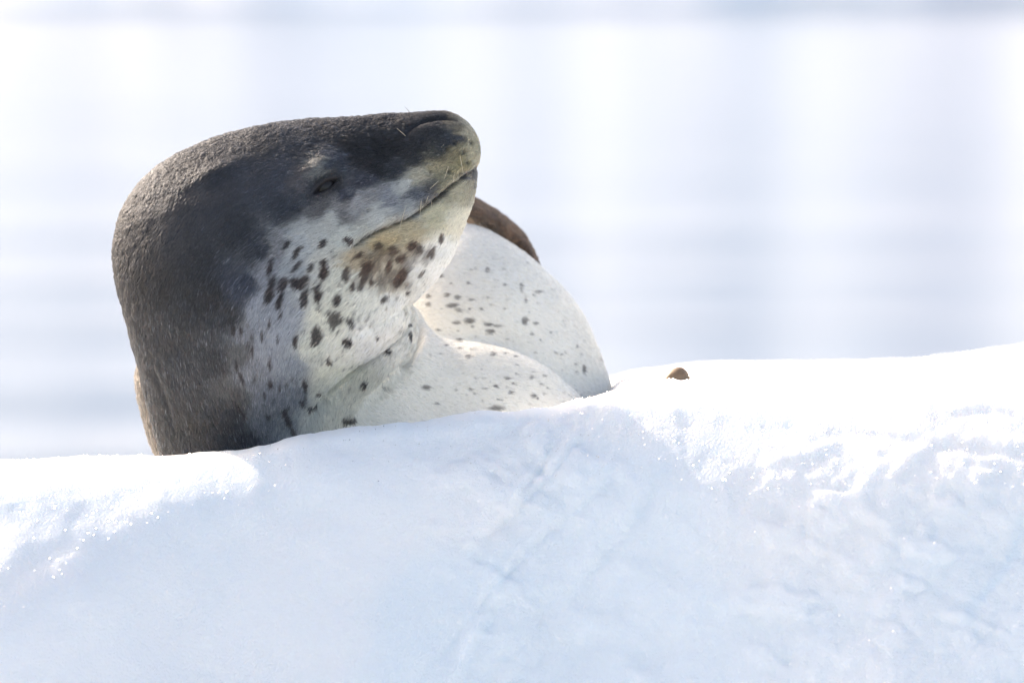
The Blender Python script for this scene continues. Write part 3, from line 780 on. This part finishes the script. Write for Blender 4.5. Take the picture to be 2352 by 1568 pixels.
dk = n.new('ShaderNodeMix'); dk.data_type = 'RGBA'; dk.blend_type = 'MULTIPLY'; dk.inputs[0].default_value = 1
pw_ = n.new('ShaderNodeSeparateColor'); mr = n.new('ShaderNodeMapRange'); mr.inputs[1].default_value = .08; mr.inputs[2].default_value = .4; mr.inputs[3].default_value = .3; mr.inputs[4].default_value = 1
l.new(at.outputs['Color'], pw_.inputs[0]); l.new(pw_.outputs[1], mr.inputs[0])
l.new(at.outputs['Color'], dk.inputs[6]); l.new(mr.outputs[0], dk.inputs[7]); l.new(dk.outputs[2], hb.inputs['Color'])
ms = n.new('ShaderNodeMixShader'); ms.inputs[0].default_value = .5
l.new(b.outputs[0], ms.inputs[1]); l.new(hb.outputs[0], ms.inputs[2]); l.new(ms.outputs[0], n['Material Output'].inputs[0])
hc.materials.append(m_fur)
fur = bpy.data.objects.new('fur', hc); col.objects.link(fur); fur.parent = seal
fur['kind'] = 'stuff'

# ------------------------------------------------------------------ eyes
m_eye, n, l, b = new_mat('seal_eye')
b.inputs['Base Color'].default_value = (.018, .016, .015, 1); b.inputs['Roughness'].default_value = .22; b.inputs['Specular IOR Level'].default_value = .3
def uv_sphere(c, r, nu=24, nv=14):
    vv = [(c[0], c[1], c[2] + r)]
    for j in range(1, nv):
        for i in range(nu):
            a, t_ = 2 * math.pi * i / nu, math.pi * j / nv
            vv.append((c[0] + r * math.sin(t_) * math.cos(a), c[1] + r * math.sin(t_) * math.sin(a), c[2] + r * math.cos(t_)))
    vv.append((c[0], c[1], c[2] - r))
    ff = []
    for i in range(nu): ff.append((0, 1 + i, 1 + (i + 1) % nu, 1 + (i + 1) % nu))
    for j in range(nv - 2):
        for i in range(nu):
            a0 = 1 + j * nu
            ff.append((a0 + i, a0 + nu + i, a0 + nu + (i + 1) % nu, a0 + (i + 1) % nu))
    la = len(vv) - 1; a0 = 1 + (nv - 2) * nu
    for i in range(nu): ff.append((a0 + i, la, a0 + (i + 1) % nu, a0 + (i + 1) % nu))
    return vv, ff
def poly_obj(name, vv, ff, mat, parent=None):
    m = bpy.data.meshes.new(name)
    m.from_pydata([tuple(map(float, x)) for x in vv], [], [tuple(dict.fromkeys(f)) for f in ff]); m.update()
    m.polygons.foreach_set('use_smooth', [True] * len(m.polygons)); m.materials.append(mat)
    o = bpy.data.objects.new(name, m); col.objects.link(o); o.parent = parent
    return o
for side in (-1, 1):
    s_ok = (no[:, 1] * side > .3) & (wA > .5)
    k = np.flatnonzero(s_ok)[np.argmin(np.hypot(PX[s_ok] - EYX, PY[s_ok] - EYY))]
    nn = no[k]; c = co[k] - np.array([nn[0], nn[1], nn[2]]) * .0165
    if side == -1: c = co[k] + np.array([0, .0125, 0])
    poly_obj('eye', *uv_sphere(c, .019), m_eye, seal)

# ------------------------------------------------------------------ whiskers
m_wh, n, l, b = new_mat('whisker')
b.inputs['Base Color'].default_value = (.62, .54, .40, 1); b.inputs['Roughness'].default_value = .35
def z1(a, b_): return ((640 + a / 3.92) * .968, (230 + b_ / 3.92) * .968)
wl = [((1290,950),(1200,1260),.3),((1410,930),(1392,1140),.2),((1480,890),(1450,975),.2),((1660,640),(1610,780),.3),((1715,690),(1700,800),.2),((1755,540),(1790,720),.2),((1690,380),(1650,415),.3),((1625,440),(1575,490),.3),((1265,355),(1180,280),.3),((1310,150),(1245,70),.2),((1525,960),(1525,1040),.2),((1590,760),(1440,900),.25)]
ns_ok = np.flatnonzero((no[:, 1] < .3) & (wA > .4) & (co[:, 1] < .02))
for (a, b_, out) in wl:
    x0, y0 = z1(*a); x1, y1 = z1(*b_)
    k = ns_ok[np.argmin(np.hypot(PX[ns_ok] - x0, PY[ns_ok] - y0))]
    r0 = co[k] - no[k] * .002
    dx, dz = (x1 - x0) * S, -(y1 - y0) * S
    ln = math.hypot(dx, dz)
    tip = r0 + np.array([dx, -out * ln - .004, dz])
    mid = (r0 + tip) / 2 + np.array([0, -.2 * ln, .06 * ln])
    ts = np.linspace(0, 1, 9)
    pts = np.array([(1 - t_) ** 2 * r0 + 2 * t_ * (1 - t_) * mid + t_ * t_ * tip for t_ in ts])
    vv, ff = [], []
    for i, p in enumerate(pts):
        tg = pts[min(i + 1, 8)] - pts[max(i - 1, 0)]; tg /= np.linalg.norm(tg)
        a1 = np.cross(tg, [0, 1, .01]); a1 /= np.linalg.norm(a1); a2 = np.cross(tg, a1)
        rr = .0006 * (1 - .7 * ts[i])
        for j in range(5):
            vv.append(p + rr * (a1 * math.cos(j * 1.2566) + a2 * math.sin(j * 1.2566)))
    for i in range(8):
        for j in range(5):
            ff.append((i * 5 + j, i * 5 + (j + 1) % 5, i * 5 + 5 + (j + 1) % 5, i * 5 + 5 + j))
    poly_obj('whisker', vv, ff, m_wh, seal)

# ------------------------------------------------------------------ hind flipper tip showing beyond the crest
m_fl, n, l, b = new_mat('flipper_skin')
b.inputs['Roughness'].default_value = .5
tc = n.new('ShaderNodeTexCoord'); n1 = n.new('ShaderNodeTexNoise'); n1.inputs['Scale'].default_value = 60
cr = n.new('ShaderNodeValToRGB'); cr.color_ramp.elements[0].color = (.11, .065, .04, 1); cr.color_ramp.elements[1].color = (.36, .24, .14, 1)
l.new(tc.outputs['Object'], n1.inputs['Vector']); l.new(n1.outputs[0], cr.inputs[0]); l.new(cr.outputs[0], b.inputs['Base Color'])
FY = .06
outl = spline([(1300,985),(1400,950),(1470,905),(1505,888),(1505,872),(1528,858),(1546,846),(1564,843),(1578,853),(1586,880),(1570,930),(1500,985),(1400,1010)], 4)
oc = P(outl[:, 0], outl[:, 1], FY)
cen = oc.mean(0); vv, ff = [], []
rings = [(1.0, 0), (.93, .012), (.7, .022), (.3, .028)]
for sgn in (-1, 1):
    for sc, th in rings:
        for p in oc:
            qv = cen + (p - cen) * sc; vv.append((qv[0], qv[1] + sgn * th, qv[2]))
n_o = len(oc)
for s_i in range(2):
    for r_i in range(3):
        for j in range(n_o):
            a0 = (s_i * 4 + r_i) * n_o; j2 = (j + 1) % n_o
            f = (a0 + j, a0 + j2, a0 + n_o + j2, a0 + n_o + j)
            ff.append(f if s_i else f[::-1])
    ff.append(tuple(range((s_i * 4 + 3) * n_o, (s_i * 4 + 4) * n_o)))
poly_obj('hind_flipper', vv, ff, m_fl, seal)['label'] = 'brown tip of the hind flipper poking above the snow'

# ------------------------------------------------------------------ glittering snow grains
m_gr, n, l, b = new_mat('ice_crystal')
b.inputs['Base Color'].default_value = (.95, .97, 1, 1); b.inputs['Metallic'].default_value = 1.0
b.inputs['Roughness'].default_value = .25
vis = (np.abs(floe_v[..., 0]) < .84) & (PYg < 1590) & (np.arange(NR) < NF + 130)[:, None]
ci = np.argwhere(vis)
lam = (floe_n[vis] @ LV)
pr = np.clip(.35 + lam * 1.2, .06, 1) * (.3 + .7 * sm(700, 1200, PXg[vis])) + .25 * np.exp(-(lam / .15) ** 2)
pick = ci[rng.choice(len(ci), 6000, p=pr / pr.sum())]
tocam = CAM / 1.0
vv, ff = [], []
for r_, c_ in pick:
    p = floe_v[r_, c_] + floe_n[r_, c_] * .0006
    v_ = CAM - p; v_ /= np.linalg.norm(v_)
    hv = v_ + LV; hv /= np.linalg.norm(hv)
    hv = hv + rng.normal(0, .10, 3); hv /= np.linalg.norm(hv)
    a1 = np.cross(hv, rng.normal(0, 1, 3)); a1 /= np.linalg.norm(a1); a2 = np.cross(hv, a1)
    s_ = .0008 * math.exp(rng.normal(0, .35))
    k = len(vv)
    for j in range(6):
        an = j * math.pi / 3
        vv.append(p + s_ * (a1 * math.cos(an) + a2 * math.sin(an)))
    vv.append(p + hv * s_ * .05); vv.append(p - hv * s_ * .8)
    for j in range(6):
        ff.append((k + j, k + (j + 1) % 6, k + 6)); ff.append((k + (j + 1) % 6, k + j, k + 7))
gr = bpy.data.meshes.new('snow_crystals')
gr.from_pydata([tuple(map(float, x)) for x in vv], [], ff); gr.update(); gr.materials.append(m_gr)
go = bpy.data.objects.new('snow_crystals', gr); col.objects.link(go)
go['kind'] = 'stuff'; go['label'] = 'glittering ice grains on the snow'; go['category'] = 'snow crystals'
